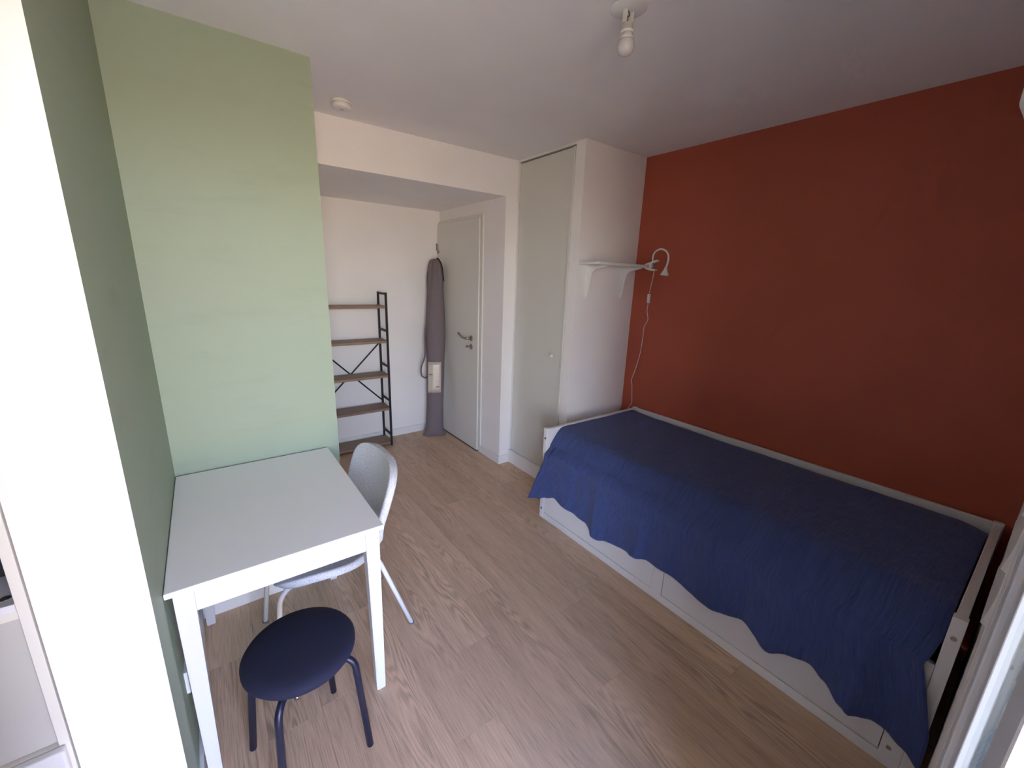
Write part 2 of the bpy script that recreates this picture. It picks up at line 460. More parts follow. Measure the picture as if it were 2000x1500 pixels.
# entrance door in the niche, with frame, handle and lock
DX = XN - 0.030
d1 = struct('door_1', B(DX, DX + 0.016, 3.086, YB - 0.02, 0.012, 2.108, bev=0.002), 'door', 'off white flush entrance door inside the niche', 'door')
link('door_frame', B(XN - 0.014, XN, 3.050, 3.086, 0, 2.135, bev=0.002), 'door', d1)
link('door_frame', B(XN - 0.014, XN, 3.086, YB - 0.001, 2.108, 2.135, bev=0.002), 'door', d1)
link('threshold_shade', B(DX + 0.003, XN, 3.088, YB - 0.02, 0.0005, 0.010), 'dark', d1)  # dark strip painted in as the shade under the door leaf
HY, HZ = 3.198, 1.077
hd = link('handle_rosette', LA([(0.026, 0.0), (0.026, -0.006), (0.022, -0.009), (0.010, -0.010)], (DX, HY, HZ), 'x', 24), 'steel', d1, True)
link('lever', T(rounded([(DX - 0.006, HY, HZ), (DX - 0.050, HY, HZ), (DX - 0.052, HY + 0.075, HZ - 0.004), (DX - 0.045, HY + 0.165, HZ + 0.030)], 0.03), 0.0095), 'steel', hd, True)
lk = link('lock_rosette', LA([(0.026, 0.0), (0.026, -0.006), (0.022, -0.009), (0.010, -0.010)], (DX, HY, 0.999), 'x', 24), 'steel', d1, True)
bm = bmesh.new()
tube(bm, [(DX - 0.008, HY, 0.999), (DX - 0.030, HY, 0.999)], 0.006, n=10)
tube(bm, [(DX - 0.034, HY - 0.004, 0.999), (DX - 0.034, HY + 0.026, 1.001)], [0.007, 0.012], n=12, flat=0.6)
link('thumb_turn', bm, 'steel', lk, True)

# french window: frame, closed right sash, its pane
wn = struct('window_1', B(WX0, WX1, YW - 0.075, YW - 0.001, WZ - 0.06, WZ, bev=0.004), 'pvc', 'white french window with the right sash closed', 'window')
link('frame_jamb', B(WX1 - 0.060, WX1, YW - 0.075, YW - 0.0005, 0.0, WZ - 0.06, bev=0.003), 'pvc', wn)
link('frame_jamb', B(WX0, WX0 + 0.05, YW - 0.075, YW - 0.001, 0.0, WZ - 0.06, bev=0.003), 'pvc', wn)
link('window_sill', B(WX0, WX1, YW - 0.075, YW - 0.001, -0.006, 0.03, bev=0.003), 'pvc', wn)
sx0, sx1 = 0.505, WX1 - 0.068
link('seal', B(sx1 + 0.001, sx1 + 0.007, YW - 0.07, YW - 0.003, 0.05, WZ - 0.07), 'seal', wn)
for a_, b_ in ((sx1 - 0.087, sx1), (sx0, sx0 + 0.075)):
    link('sash_stile', B(a_, b_, YW - 0.068, YW - 0.0005, 0.05, WZ - 0.07, bev=0.003), 'pvc', wn)
for a_, b_ in ((sx1 - 0.215, sx1 - 0.0875), (sx0 + 0.0755, sx0 + 0.125)):
    link('glazing_bead', B(a_, b_, YW - 0.060, YW - 0.0083, 0.155, WZ - 0.175, bev=0.0015), 'pvc', wn)
link('sash_rail', B(sx0 + 0.0755, sx1 - 0.0875, YW - 0.068, YW - 0.001, 0.05, 0.154, bev=0.003), 'pvc', wn)
link('sash_rail', B(sx0 + 0.0755, sx1 - 0.0875, YW - 0.068, YW - 0.001, WZ - 0.174, WZ - 0.07, bev=0.003), 'pvc', wn)
link('meeting_strip', B(0.452, sx0 - 0.002, YW - 0.060, YW + 0.003, 0.05, WZ - 0.07, bev=0.003), 'pvc', wn)
link('reveal_darkener', B(WX1 - 0.012, WX1 - 0.0005, YW - WT, YW - 0.076, 0.0, WZ - 0.001), 'anthracite', wn)  # dark strip added on the outer reveal to make the pane look navy
link('pane', B(sx0 + 0.125, sx1 - 0.215, YW - 0.021, YW - 0.015, 0.155, WZ - 0.175), 'glass', wn)

# left sash, opened inwards past a right angle
def leaf(name, a0, a1, b0, b1, z0, z1, m, bev=0.0):
    bm = B(a0, a1, b0, b1, z0, z1, bev=bev)
    bm.transform(Matrix.Translation((WX0 + 0.03, YW + 0.004, 0)) @ Matrix.Rotation(math.radians(98), 4, 'Z'))
    return link(name, bm, m, wn)
LW = 0.50
leaf('open_sash_stile', 0.0, 0.075, 0.0, 0.056, 0.05, WZ - 0.07, 'pvc', 0.008)
leaf('open_sash_stile', LW - 0.075, LW, 0.0, 0.056, 0.05, WZ - 0.07, 'pvc', 0.008)
leaf('open_sash_rail', 0.075, LW - 0.075, 0.0, 0.054, 0.05, 0.125, 'pvc', 0.006)
leaf('open_sash_rail', 0.075, LW - 0.075, 0.0, 0.054, WZ - 0.145, WZ - 0.07, 'pvc', 0.006)
leaf('open_sash_pane', 0.075, LW - 0.075, 0.024, 0.030, 0.125, WZ - 0.145, 'glass')

# ================================================================ dining table
TZ = 0.7457
tb = thing('dining_table', (0.31, 1.675, 0), 'small white rectangular dining table pushed into the green corner', 'table')
link('tabletop', B(0.002, 0.618, 1.2526, 2.084, TZ - 0.018, TZ, bev=0.003), 'tabletop', tb)
AZ0, AZ1 = 0.648, TZ - 0.018
link('apron', B(0.066, 0.556, 1.272, 1.290, AZ0, AZ1, bev=0.0015), 'tablelegs', tb)
link('apron', B(0.066, 0.556, 2.040, 2.058, AZ0, AZ1, bev=0.0015), 'tablelegs', tb)
link('apron', B(0.020, 0.038, 1.316, 2.014, AZ0, AZ1, bev=0.0015), 'tablelegs', tb)
link('apron', B(0.584, 0.602, 1.316, 2.014, AZ0, AZ1, bev=0.0015), 'tablelegs', tb)
for sx, sy in ((0, 0), (1, 0), (0, 1), (1, 1)):
    bm = bmesh.new()
    lw, lf = 0.048, 0.034
    xo = 0.018 if sx == 0 else 0.604; yo = 1.266 if sy == 0 else 2.062
    dx = 1 if sx == 0 else -1; dy = 1 if sy == 0 else -1
    # the outer faces stay vertical, the inner ones taper towards the foot
    def ring(wd, z, ox=0.0): return [bm.verts.new((xo + dx * (p * wd + ox), yo + dy * (q * wd + ox), z)) for p, q in ((0, 0), (1, 0), (1, 1), (0, 1))]
    R_ = [ring(lf, 0, 0.004), ring(lw, AZ0, 0), ring(lw, AZ1, 0)]
    for i in range(2):
        for j in range(4): bm.faces.new((R_[i][j], R_[i][(j + 1) % 4], R_[i + 1][(j + 1) % 4], R_[i + 1][j]))
    bm.faces.new(R_[0][::-1]); bm.faces.new(R_[2])
    bmesh.ops.recalc_face_normals(bm, faces=bm.faces[:])
    bmesh.ops.bevel(bm, geom=bm.edges[:], offset=0.0025, segments=2, affect='EDGES')
    link('leg', bm, 'tablelegs', tb)

# ================================================================ grey shell chair
YCH = 1.688
ch = thing('dining_chair', (0.53, YCH, 0), 'grey fabric shell chair on white legs tucked under the table', 'chair')
# profile from the front of the seat to the top of the back: (x, z, half width, edge lift x, edge lift z)
prof = []
def backw(z):
    zc, Hh, Wd, p = 0.7016, 0.1298, 0.2484, 0.535
    s_ = min(0.9999, max(0, (z - zc) / Hh))
    if z <= zc:
        t = (zc - z) / (zc - 0.47)
        return Wd - 0.050 * t ** 1.4
    sn_ = s_ ** (1 / p)
    return Wd * math.sqrt(max(0, 1 - sn_ * sn_)) ** p
def backx(z): return 0.6594 + 0.3245 * (z - 0.45)
seat = [(0.292, 0.418, 0.10), (0.296, 0.432, 0.135), (0.312, 0.444, 0.165), (0.345, 0.452, 0.192), (0.40, 0.454, 0.212), (0.46, 0.450, 0.220), (0.52, 0.446, 0.220), (0.575, 0.446, 0.214), (0.62, 0.455, 0.206), (0.65, 0.474, 0.200), (0.668, 0.50, 0.202)]
for x, z, wd in seat: prof.append((x, z - 0.016 * max(0, min(1, (0.66 - x) / 0.08)), wd, 0.0, 0.022 * min(1, max(0, (x - 0.30) / 0.12))))
nb = 22
for i in range(1, nb + 1):
    z = 0.50 + (0.8312 - 0.50) * (1 - (1 - i / nb) ** 1.6)
    bl = min(1, (z - 0.50) / 0.10)
    prof.append((backx(z) * bl + (0.668 + (z - 0.5) * 0.25) * (1 - bl), z, max(0.010, backw(z)), 0.046 * bl, 0.0))
bm = bmesh.new(); NS = 20; grid = []
for x, z, wd, ex, ez in prof:
    row = []
    for j in range(NS + 1):
        s_ = -1 + 2 * j / NS
        row.append(bm.verts.new((x - ex * (s_ * wd / 0.2484) ** 2, YCH + s_ * wd, z + ez * abs(s_) ** 3)))
    grid.append(row)
for i in range(len(grid) - 1):
    for j in range(NS): bm.faces.new((grid[i][j], grid[i][j + 1], grid[i + 1][j + 1], grid[i + 1][j]))
bmesh.ops.recalc_face_normals(bm, faces=bm.faces[:])
sh = link('seat_shell', bm, 'greyfabric', ch, True)
md = sh.modifiers.new('thickness', 'SOLIDIFY'); md.thickness = 0.034; md.offset = 0.0
md = sh.modifiers.new('round', 'SUBSURF'); md.levels = 1; md.render_levels = 2
feet = {(0, 0): (0.252, 1.500), (0, 1): (0.246, 1.905), (1, 0): (0.813, 1.514), (1, 1): (0.796, 1.895)}
for (b_, s_), (fx, fy) in feet.items():
    yi = YCH - 0.115 if s_ == 0 else YCH + 0.115
    if b_ == 0: pts = [(0.50, yi, 0.416), (0.36, yi - 0.01 * (1 if s_ == 0 else -1), 0.416), (0.290, (yi * 0.4 + fy * 0.6), 0.395), (fx, fy, 0.004)]
    else: pts = [(0.46, yi, 0.416), (0.67, yi - 0.045 * (1 if s_ == 0 else -1), 0.418), (fx, fy, 0.004)]
    lg = link('leg', T(rounded(pts, 0.045), 0.0105), 'whitemetal', ch, True)
    link('foot_cap', LA([(0.011, 0.0), (0.0125, 0.002), (0.0125, 0.008)], (fx, fy, 0.0), 'z', 16), 'seal', lg, True)
link('cross_bar', T([(0.50, YCH - 0.115, 0.416), (0.50, YCH + 0.115, 0.416)], 0.010), 'whitemetal', ch, True)

# ================================================================ navy stool
SC = Vector((0.308, 1.194, 0))
so = thing('stool', SC, 'round navy padded stool with four bent steel legs', 'stool')
prof = [(0.05, 0.414), (0.147, 0.414), (0.160, 0.418), (0.167, 0.428), (0.167, 0.438), (0.160, 0.449), (0.144, 0.456), (0.11, 0.460), (0.06, 0.462), (0.012, 0.4625)]
link('seat', LA(prof, SC, 'z', 56), 'navyseat', so, True)
link('seat_base', LA([(0.13, 0.400), (0.142, 0.402), (0.142, 0.4138)], SC, 'z', 48), 'navymetal', so, True)
for fx, fy in ((0.143, 1.311), (0.48, 1.092), (0.423, 1.368), (0.205, 1.030)):
    v = Vector((fx, fy, 0)) - SC; n_ = v.normalized()
    pts = [SC + n_ * 0.07 + Vector((0, 0, 0.388)), SC + n_ * 0.166 + Vector((0, 0, 0.388)), Vector((fx, fy, 0.0))]
    lg = link('leg', T(rounded(pts, 0.05, 8), 0.0112, n=16), 'navymetal', so, True)
link('bolt', LA([(0.004, 0.384), (0.009, 0.386), (0.009, 0.400)], SC + Vector((-0.035, -0.128, 0)), 'z', 14), 'steel', so, True)

# ================================================================ daybed, mattress, bedspread
BX0, BX1, BY0, BY1, BZ = 1.930, 2.888, -0.070, 1.895, 0.662
bd = thing('daybed', ((BX0 + BX1) / 2, (BY0 + BY1) / 2, 0), 'white daybed with two drawers against the red wall', 'bed')
link('end_panel', B(BX0 + 0.034, BX1 - 0.03, BY1 - 0.030, BY1 - 0.004, 0.03, BZ - 0.006, bev=0.003), 'furn', bd)
link('end_panel', B(BX0 + 0.034, BX1 - 0.03, BY0 + 0.004, BY0 + 0.030, 0.03, BZ - 0.006, bev=0.003), 'furn', bd)
for px in (BX0, BX1 - 0.03):
    for py in (BY0, BY1 - 0.034):
        link('post', B(px, px + 0.034 if px == BX0 else BX1, py, py + 0.034, 0, BZ, bev=0.003), 'furn', bd)
link('back_rail', B(BX1 - 0.024, BX1 - 0.004, BY0 + 0.034, BY1 - 0.034, 0.10, BZ - 0.004, bev=0.003), 'furn', bd)
link('bottom_rail', B(BX0 + 0.002, BX0 + 0.022, BY0 + 0.034, BY1 - 0.034, 0.0, 0.044, bev=0.002), 'furn', bd)
link('top_rail', B(BX0 + 0.004, BX0 + 0.024, BY0 + 0.034, BY1 - 0.034, 0.27, 0.47, bev=0.003), 'furn', bd)
link('divider', B(BX0 + 0.002, BX0 + 0.022, 0.912, 0.972, 0.044, 0.27, bev=0.001), 'furn', bd)
link('slat_base', B(BX0 + 0.03, BX1 - 0.03, BY0 + 0.04, BY1 - 0.04, 0.30, 0.32), 'furn', bd)
for y0, y1 in ((0.025, 0.909), (0.975, 1.850)):
    dr = link('drawer', B(BX0 + 0.005, BX0 + 0.023, y0, y1, 0.0465, 0.267, bev=0.002), 'furn', bd)
    link('drawer_box', B(BX0 + 0.024, BX0 + 0.70, y0 + 0.03, y1 - 0.03, 0.06, 0.22), 'furn', dr)
link('front_stile', B(BX0 + 0.002, BX0 + 0.022, 1.853, BY1 - 0.0345, 0.044, 0.27), 'furn', bd)
link('front_stile', B(BX0 + 0.002, BX0 + 0.022, BY0 + 0.0345, 0.022, 0.044, 0.27), 'furn', bd)
for by, bz in ((1.876, 0.071), (1.876, 0.592), (0.000, 0.080), (-0.053, 0.592)):
    bx = BX0 if by > 1 or by < -0.03 else BX0 + 0.002
    link('bolt', LA([(0.0075, 0.004), (0.0075, -0.002), (0.005, -0.003), (0.0035, -0.001)], (bx, by, bz), 'x', 18), 'seal' if by > 1 else 'steel', bd, True)

bm = B(2.045, BX1 - 0.04, BY0 + 0.045, BY1 - 0.045, 0.325, 0.608, bev=0.03, seg=4)
tag(link('mattress', bm, 'mattress', None, True), 'thick mattress lying hidden under the navy bedspread', 'mattress')

def lerp_tab(tab, x):
    if x <= tab[0][0]: return tab[0][1]
    for (a0, b0), (a1, b1) in zip(tab, tab[1:]):
        if x <= a1:
            t = (x - a0) / (a1 - a0); t = t * t * (3 - 2 * t)
            return b0 + (b1 - b0) * t
    return tab[-1][1]
HEM = [(-0.08, 0.100), (-0.03, 0.138), (0.02, 0.150), (0.10, 0.150), (0.14, 0.156), (0.21, 0.195), (0.26, 0.222), (0.33, 0.205), (0.396, 0.170), (0.50, 0.214), (0.66, 0.186), (0.74, 0.190), (0.88, 0.206), (0.99, 0.200), (1.10, 0.190), (1.24, 0.168), (1.34, 0.145), (1.45, 0.186), (1.62, 0.204), (1.72, 0.226), (1.80, 0.195), (1.87, 0.160), (1.95, 0.138)]
FOLDS = [(1.375, 0.020, 0.012), (1.30, 0.022, -0.008), (1.055, 0.018, 0.011), (1.02, 0.02, -0.008), (0.115, 0.014, 0.016), (0.06, 0.016, -0.012), (0.52, 0.03, -0.010), (1.55, 0.035, -0.008), (1.345, 0.060, 0.020), (1.46, 0.045, -0.010), (1.08, 0.045, 0.020), (0.99, 0.05, -0.010), (0.66, 0.08, 0.016), (0.40, 0.07, 0.022), (0.14, 0.05, 0.030), (0.03, 0.03, -0.016), (1.66, 0.08, 0.014), (0.84, 0.06, -0.008), (1.20, 0.06, -0.006)]
def fold(y): return sum(a_ * math.exp(-((y - c_) / w_) ** 2) for c_, w_, a_ in FOLDS)
bm = bmesh.new(); uvl = bm.loops.layers.uv.new('UVMap')
NY, NT, NH = 200, 34, 44
rows = []
for i in range(NY + 1):
    u = i / NY; row = []
    for j in range(NT + NH + 1):
        if j <= NT:
            t = j / NT
            y = (BY0 + 0.036) + u * ((BY1 - 0.034) - (BY0 + 0.036))
            x = 2.858 + (1.972 - 2.858) * t
            # flat top that rolls over the front edge of the mattress
            xe = 2.085 + 0.03 * math.sin(y * 3.1)
            z = 0.636
            if x > 2.80: z -= 0.018 * ((x - 2.80) / 0.058) ** 2
            if x < xe: z -= 0.082 * ((xe - x) / (xe - 1.972)) ** 1.6
            if u > 0.90: z += 0.014 * ((u - 0.90) / 0.10) * min(1, max(0, (x - 1.99) / 0.06))
            if u < 0.06: z -= 0.02 * ((0.06 - u) / 0.06) ** 2
            z += 0.006 * mnoise.noise((x * 3.0, y * 2.2, 1.0)) + 0.0022 * mnoise.noise((x * 14, y * 9, 4.0))
            if x < xe: z += 0.006 * mnoise.noise((x * 4, y * 11, 9.0)) * min(1, (xe - x) / 0.05)
            L_ = t * 0.9
        else:
            h = (j - NT) / NH
            yl = (BY1 - 0.037) - 0.026 + 0.09 * h if False else (BY1 - 0.037) + (-0.030 * min(1, h * 4) + 0.118 * h ** 1.2)
            yr = (BY0 + 0.036) + 0.022 * min(1, h * 5) - 0.058 * max(0, min(1, (h - 0.22) / 0.5)) - 0.010 * h
            y = yr + u * (yl - yr)
            zt = 0.554 - (0.02 if u > 0.97 else 0)
            zb = lerp_tab(HEM, y)
            z = zt + (zb - zt) * h
            drop = min(1.0, h / 0.16)
            x = 1.972 - 0.056 * math.sin(drop * math.pi / 2)
            x -= (0.25 + 0.75 * h) * fold(y) * min(1, h * 3) + 0.004 * h
            x -= 0.012 * h * (0.5 + 0.5 * mnoise.noise((y * 6.0, z * 2.0, 3.0))) + 0.0035 * mnoise.noise((y * 26.0, z * 5.0, 5.0)) * min(1, h * 3)
            if u > 0.90: x -= 0.048 * ((u - 0.90) / 0.10) ** 1.3 * h
            if u < 0.05: x -= 0.012 * (1 - u / 0.05) * h
            x = min(x, 1.925 if h > 0.2 else x)
            L_ = 0.9 + h * 0.42
        row.append((bm.verts.new((x, y, z)), (u * 1.93, L_)))
    rows.append(row)
for i in range(NY):
    for j in range(NT + NH):
        q = (rows[i][j], rows[i + 1][j], rows[i + 1][j + 1], rows[i][j + 1])
        f_ = bm.faces.new([p[0] for p in q])
        for lp, p in zip(f_.loops, q): lp[uvl].uv = p[1]
bmesh.ops.recalc_face_normals(bm, faces=bm.faces[:])
cv = link('bedspread', bm, 'cover', None, True)
tag(cv, 'navy crinkled cotton bedspread draped over the daybed', 'bedspread')
md = cv.modifiers.new('thickness', 'SOLIDIFY'); md.thickness = 0.004; md.offset = -1.0

# ================================================================ shelving unit in the niche
UX1, UX0, UYF, UYB = 1.522, 0.928, 3.640, 3.862
su = thing('shelving_unit', ((UX0 + UX1) / 2, (UYF + UYB) / 2, 0), 'open shelving unit with brown wood boards and black metal frame', 'shelf')
PT = 0.018
for x in (UX0, UX1 - PT):
    for y in (UYF, UYB - PT):
        link('post', B(x, x + PT, y, y + PT, 0, 1.462, bev=0.0015), 'blackmetal', su)
    for z in (1.450, 1.118, 0.785, 0.455, 0.112):
        link('rung', B(x + 0.001, x + PT - 0.001, UYF + PT, UYB - PT, z - 0.009, z + 0.009, bev=0.001), 'blackmetal', su)
for z in (1.344, 1.030, 0.706, 0.385, 0.042):
    link('shelf_board', B(UX0 + 0.001, UX1 - 0.001, UYF + PT * 0.0 + 0.0185, UYB - 0.0185, z - 0.022, z, bev=0.0015), 'shelfwood', su)
    link('shelf_lip', B(UX0 + PT + 0.001, UX1 - PT - 0.001, UYF + 0.002, UYF + 0.0182, z - 0.022, z, bev=0.001), 'shelfwood', su)
yb = UYB + 0.004
for (x0, z0, x1, z1) in ((UX0 + 0.009, 0.985, UX1 - 0.009, 0.405), (UX0 + 0.009, 0.405, UX1 - 0.009, 0.985)):
    link('cross_brace', T([(x0, yb, z0), (x1, yb, z1)], 0.0078, n=8, flat=0.7), 'blackmetal', su)

# ================================================================ grey bag leaning in the niche corner
BW = Vector((0.90, -0.43, 0)).normalized(); BD = Vector((0.43, 0.90, 0)).normalized()
bg_ = thing('carry_bag', (1.975, 3.70, 0), 'long mauve grey drawstring carry bag standing by the entrance door', 'bag')
prof = [(0.0, 0.114, 0.028), (0.012, 0.118, 0.034), (0.03, 0.104, 0.040), (0.10, 0.088, 0.048), (0.30, 0.085, 0.052), (0.55, 0.086, 0.053), (0.80, 0.089, 0.054), (1.05, 0.098, 0.054), (1.25, 0.093, 0.053), (1.45, 0.083, 0.050), (1.60, 0.078, 0.046), (1.68, 0.070, 0.042), (1.74, 0.060, 0.036), (1.785, 0.046, 0.028), (1.80, 0.030, 0.018), (1.806, 0.010, 0.006)]
def bagc(z): return Vector((1.982 + 0.062 * (z / 1.8) + 0.010 * math.sin(z * 1.7), 3.672 + 0.07 * (z / 1.8), z * 0.985))
bm = bmesh.new(); rings = []; NB = 36
prf = []
for (z0, a0, b0), (z1, a1, b1) in zip(prof, prof[1:]):
    for q in range(3):
        t = q / 3; prf.append((z0 + (z1 - z0) * t, a0 + (a1 - a0) * t, b0 + (b1 - b0) * t))
prf.append(prof[-1])
for z, a_, b_ in prf:
    c = bagc(z); ring = []
    g = max(0, (z - 1.50) / 0.30)
    for j in range(NB):
        th = 2 * math.pi * j / NB
        wr = 1 + 0.20 * g * math.sin(7 * th + 4 * z) + 0.018 * mnoise.noise((math.cos(th) * 2, math.sin(th) * 2, z * 4))
        cx = math.copysign(abs(math.cos(th)) ** 0.8, math.cos(th)); sy = math.copysign(abs(math.sin(th)) ** 0.8, math.sin(th))
        ring.append(bm.verts.new(c + BW * (a_ * wr * cx) + BD * (b_ * wr * sy)))
    rings.append(ring)
for i in range(len(rings) - 1):
    for j in range(NB): bm.faces.new((rings[i][j], rings[i][(j + 1) % NB], rings[i + 1][(j + 1) % NB], rings[i + 1][j]))
bm.faces.new(rings[0][::-1]); bm.faces.new(rings[-1])
link('bag_body', bm, 'bag', bg_, True)
# paper insert in a clear pocket, bent round the front
bm = bmesh.new(); uvl = bm.loops.layers.uv.new('UVMap'); gv = []
for i in range(9):
    z = 0.480 + 0.318 * i / 8; c = bagc(z); rw = []
    for j in range(9):
        s_ = -0.076 + 0.132 * j / 8
        rw.append((bm.verts.new(c + BW * s_ - BD * (0.0625 - 1.3 * s_ * s_ + (0.003 if j == 3 else 0))), (j / 8, i / 8)))
    gv.append(rw)
for i in range(8):
    for j in range(8):
        q = (gv[i][j], gv[i][j + 1], gv[i + 1][j + 1], gv[i + 1][j]); f_ = bm.faces.new([p[0] for p in q])
        for lp, p in zip(f_.loops, q): lp[uvl].uv = p[1]
ins = link('paper_insert', bm, 'paper', bg_, True)
md = ins.modifiers.new('thickness', 'SOLIDIFY'); md.thickness = 0.0015
tag(ins, 'cream printed paper insert in a clear pocket')
for s0, s1, z0, z1 in ((0.006, 0.040, 0.536, 0.546), (-0.066, -0.026, 0.668, 0.674), (-0.062, -0.030, 0.655, 0.659), (0.012, 0.030, 0.60, 0.603), (-0.066, 0.0, 0.778, 0.782), (0.018, 0.020, 0.556, 0.575)):
    bm = bmesh.new(); vs = []
    for s_, z in ((s0, z0), (s1, z0), (s1, z1), (s0, z1)):
        vs.append(bm.verts.new(bagc(z) + BW * s_ - BD * (0.0650 - 1.3 * s_ * s_)))
    bm.faces.new(vs)
    link('print_mark', bm, 'ink', ins)
link('drawstring', T(smoothpath([bagc(1.80) + BW * 0.012 - BD * 0.0, bagc(1.81) + BW * 0.030 - BD * 0.02, bagc(1.74) + BW * 0.066 - BD * 0.034, bagc(1.60) + BW * 0.082 - BD * 0.036], 8), 0.0055, n=8), 'black', bg_, True)
link('shoulder_strap', T(smoothpath([bagc(1.18) - BW * 0.088 - BD * 0.02, bagc(1.05) - BW * 0.103 - BD * 0.02, bagc(0.86) - BW * 0.104 - BD * 0.025, bagc(0.74) - BW * 0.140 - BD * 0.03, bagc(0.66) - BW * 0.138 - BD * 0.035, bagc(0.63) - BW * 0.105 - BD * 0.035, bagc(0.635) - BW * 0.083 - BD * 0.02], 8), 0.0105, n=8, flat=0.75), 'bag', bg_, True)

hk = thing('wall_hook', (2.132, YB, 1.83), 'thin steel coat hook on the niche wall above the carry bag', 'hook')
link('hook_plate', B(2.122, 2.134, YB - 0.003, YB, 1.865, 1.935, bev=0.001), 'steel', hk)
link('hook_arm', T(rounded([(2.128, YB - 0.002, 1.925), (2.128, YB - 0.020, 1.925), (2.128, YB - 0.026, 1.835), (2.128, YB - 0.055, 1.845), (2.128, YB - 0.060, 1.865)], 0.02), 0.004, n=8), 'steel', hk, True)

# ================================================================ small wall shelf with brackets, clamp lamp
SZ = 1.747
ws = thing('wall_shelf', (2.55, YC, SZ), 'small white wall shelf on two curved brackets beside the red wall', 'shelf')
link('shelf_board', B(2.284, 2.838, 1.846, YC - 0.0005, SZ - 0.018, SZ, bev=0.0015), 'plastic', ws)
for bx in (2.385, 2.752):
    # curved L bracket: rib outline in the y-z plane
    ol = [(YC - 0.001, SZ - 0.0185)]
    ol += [(YC - 0.168, SZ - 0.0185), (YC - 0.170, SZ - 0.026), (YC - 0.085, SZ - 0.044)]
    c0, c1, c2 = Vector((YC - 0.085, SZ - 0.044)), Vector((YC - 0.045, SZ - 0.050)), Vector((YC - 0.036, SZ - 0.098))
    for q in range(1, 7):
        t = q / 6; p = c0 * (1 - t) ** 2 + c1 * 2 * t * (1 - t) + c2 * t * t; ol.append((p.x, p.y))
    ol += [(YC - 0.012, SZ - 0.243), (YC - 0.001, SZ - 0.245)]
    bm = bmesh.new(); prism(bm, ol, 'x', bx - 0.004, bx + 0.004)
    bk = link('bracket', bm, 'plastic', ws)
    link('bracket_plate', B(bx - 0.012, bx + 0.012, YC - 0.004, YC - 0.0003, SZ - 0.245, SZ - 0.0187, bev=0.001), 'plastic', bk)
    link('bracket_arm', B(bx - 0.012, bx + 0.012, YC - 0.166, YC - 0.004, SZ - 0.0215, SZ - 0.0187), 'plastic', bk)
    for z in (SZ - 0.095, SZ - 0.232):
        link('screw', LA([(0.0035, 0.0), (0.0035, -0.0015)], (bx + 0.0085, YC - 0.004, z), 'y', 10), 'dark', bk)

LX = 2.785
cl = thing('clamp_lamp', (LX, 1.83, 1.75), 'white gooseneck clamp lamp gripping the end of the wall shelf', 'lamp')
for sg in (1, -1):
    z0 = 1.738
    e_ = (1.760, 0.044) if sg > 0 else (1.768, 0.030)
    ol = [(1.862, z0 + sg * 0.0095), (1.858, z0 + sg * 0.016), (1.810, z0 + sg * 0.030), (e_[0] + 0.008, z0 + sg * e_[1]), (e_[0], z0 + sg * (e_[1] - 0.002)), (e_[0] + 0.002, z0 + sg * (e_[1] - 0.009)), (1.800, z0 + sg * 0.020), (1.806, z0 + sg * 0.0095)]
    bm = bmesh.new(); prism(bm, ol, 'x', LX - 0.014, LX + 0.014)
    link('clamp_jaw', bm, 'plastic', cl)
bm = bmesh.new()
hx = [(LX + 0.009 * math.cos(q * 0.9), 1.792 + 0.002 * math.sin(q) + 0.0, 1.716 + 0.044 * q / 28) for q in range(29)]
tube(bm, [(p[0], p[1] + 0.009 * math.sin(q * 0.9), p[2]) for q, p in enumerate(hx)], 0.0016, n=6)
link('clamp_spring', bm, 'steel', cl, True)
link('clamp_pivot', T([(LX - 0.014, 1.812, 1.738), (LX + 0.014, 1.812, 1.738)], 0.012, n=14), 'plastic', cl, True)
neck = smoothpath([(LX, 1.806, 1.768), (LX, 1.807, 1.800), (LX, 1.800, 1.826), (LX, 1.780, 1.845), (LX, 1.748, 1.853), (LX, 1.712, 1.842), (LX, 1.688, 1.815), (LX, 1.682, 1.782), (LX, 1.688, 1.745), (LX, 1.695, 1.725)], 6)
link('gooseneck', T(neck, 0.0065, n=12), 'plastic', cl, True)
bm = bmesh.new()
ax = Vector((0, 0.10, -1)).normalized(); p0 = Vector((LX, 1.6925, 1.735))
rr = [(0.0, 0.0085), (0.010, 0.0095), (0.022, 0.013), (0.036, 0.020), (0.050, 0.0265), (0.058, 0.029)]
tube(bm, [p0 + ax * h_ for h_, _ in rr], [r_ for _, r_ in rr], n=24)
link('lamp_shade', bm, 'plastic', cl, True)
cable = [(LX, 1.785, 1.708), (2.80, 1.80, 1.66), (2.83, 1.83, 1.60), (2.852, 1.853, 1.55)]
link('cable', T(smoothpath(cable, 6), 0.0026, n=8), 'plastic', cl, True)
sw = link('cable_switch', B(2.848, 2.866, 1.846, 1.866, 1.478, 1.545, bev=0.004), 'plastic', cl)
cable2 = [(2.858, 1.857, 1.480), (2.868, 1.866, 1.42), (2.875, 1.856, 1.355), (2.88, 1.884, 1.295), (2.885, 1.890, 1.20), (2.888, 1.900, 1.09), (2.888, 1.925, 0.97), (2.888, 1.955, 0.865), (2.888, 1.945, 0.83), (2.888, 1.935, 0.75), (2.888, 1.928, 0.68), (2.888, 1.945, 0.65), (2.888, 1.962, 0.60), (2.885, 1.966, 0.40)]
link('cable', T(smoothpath(cable2, 6), 0.0026, n=8), 'plastic', cl, True)

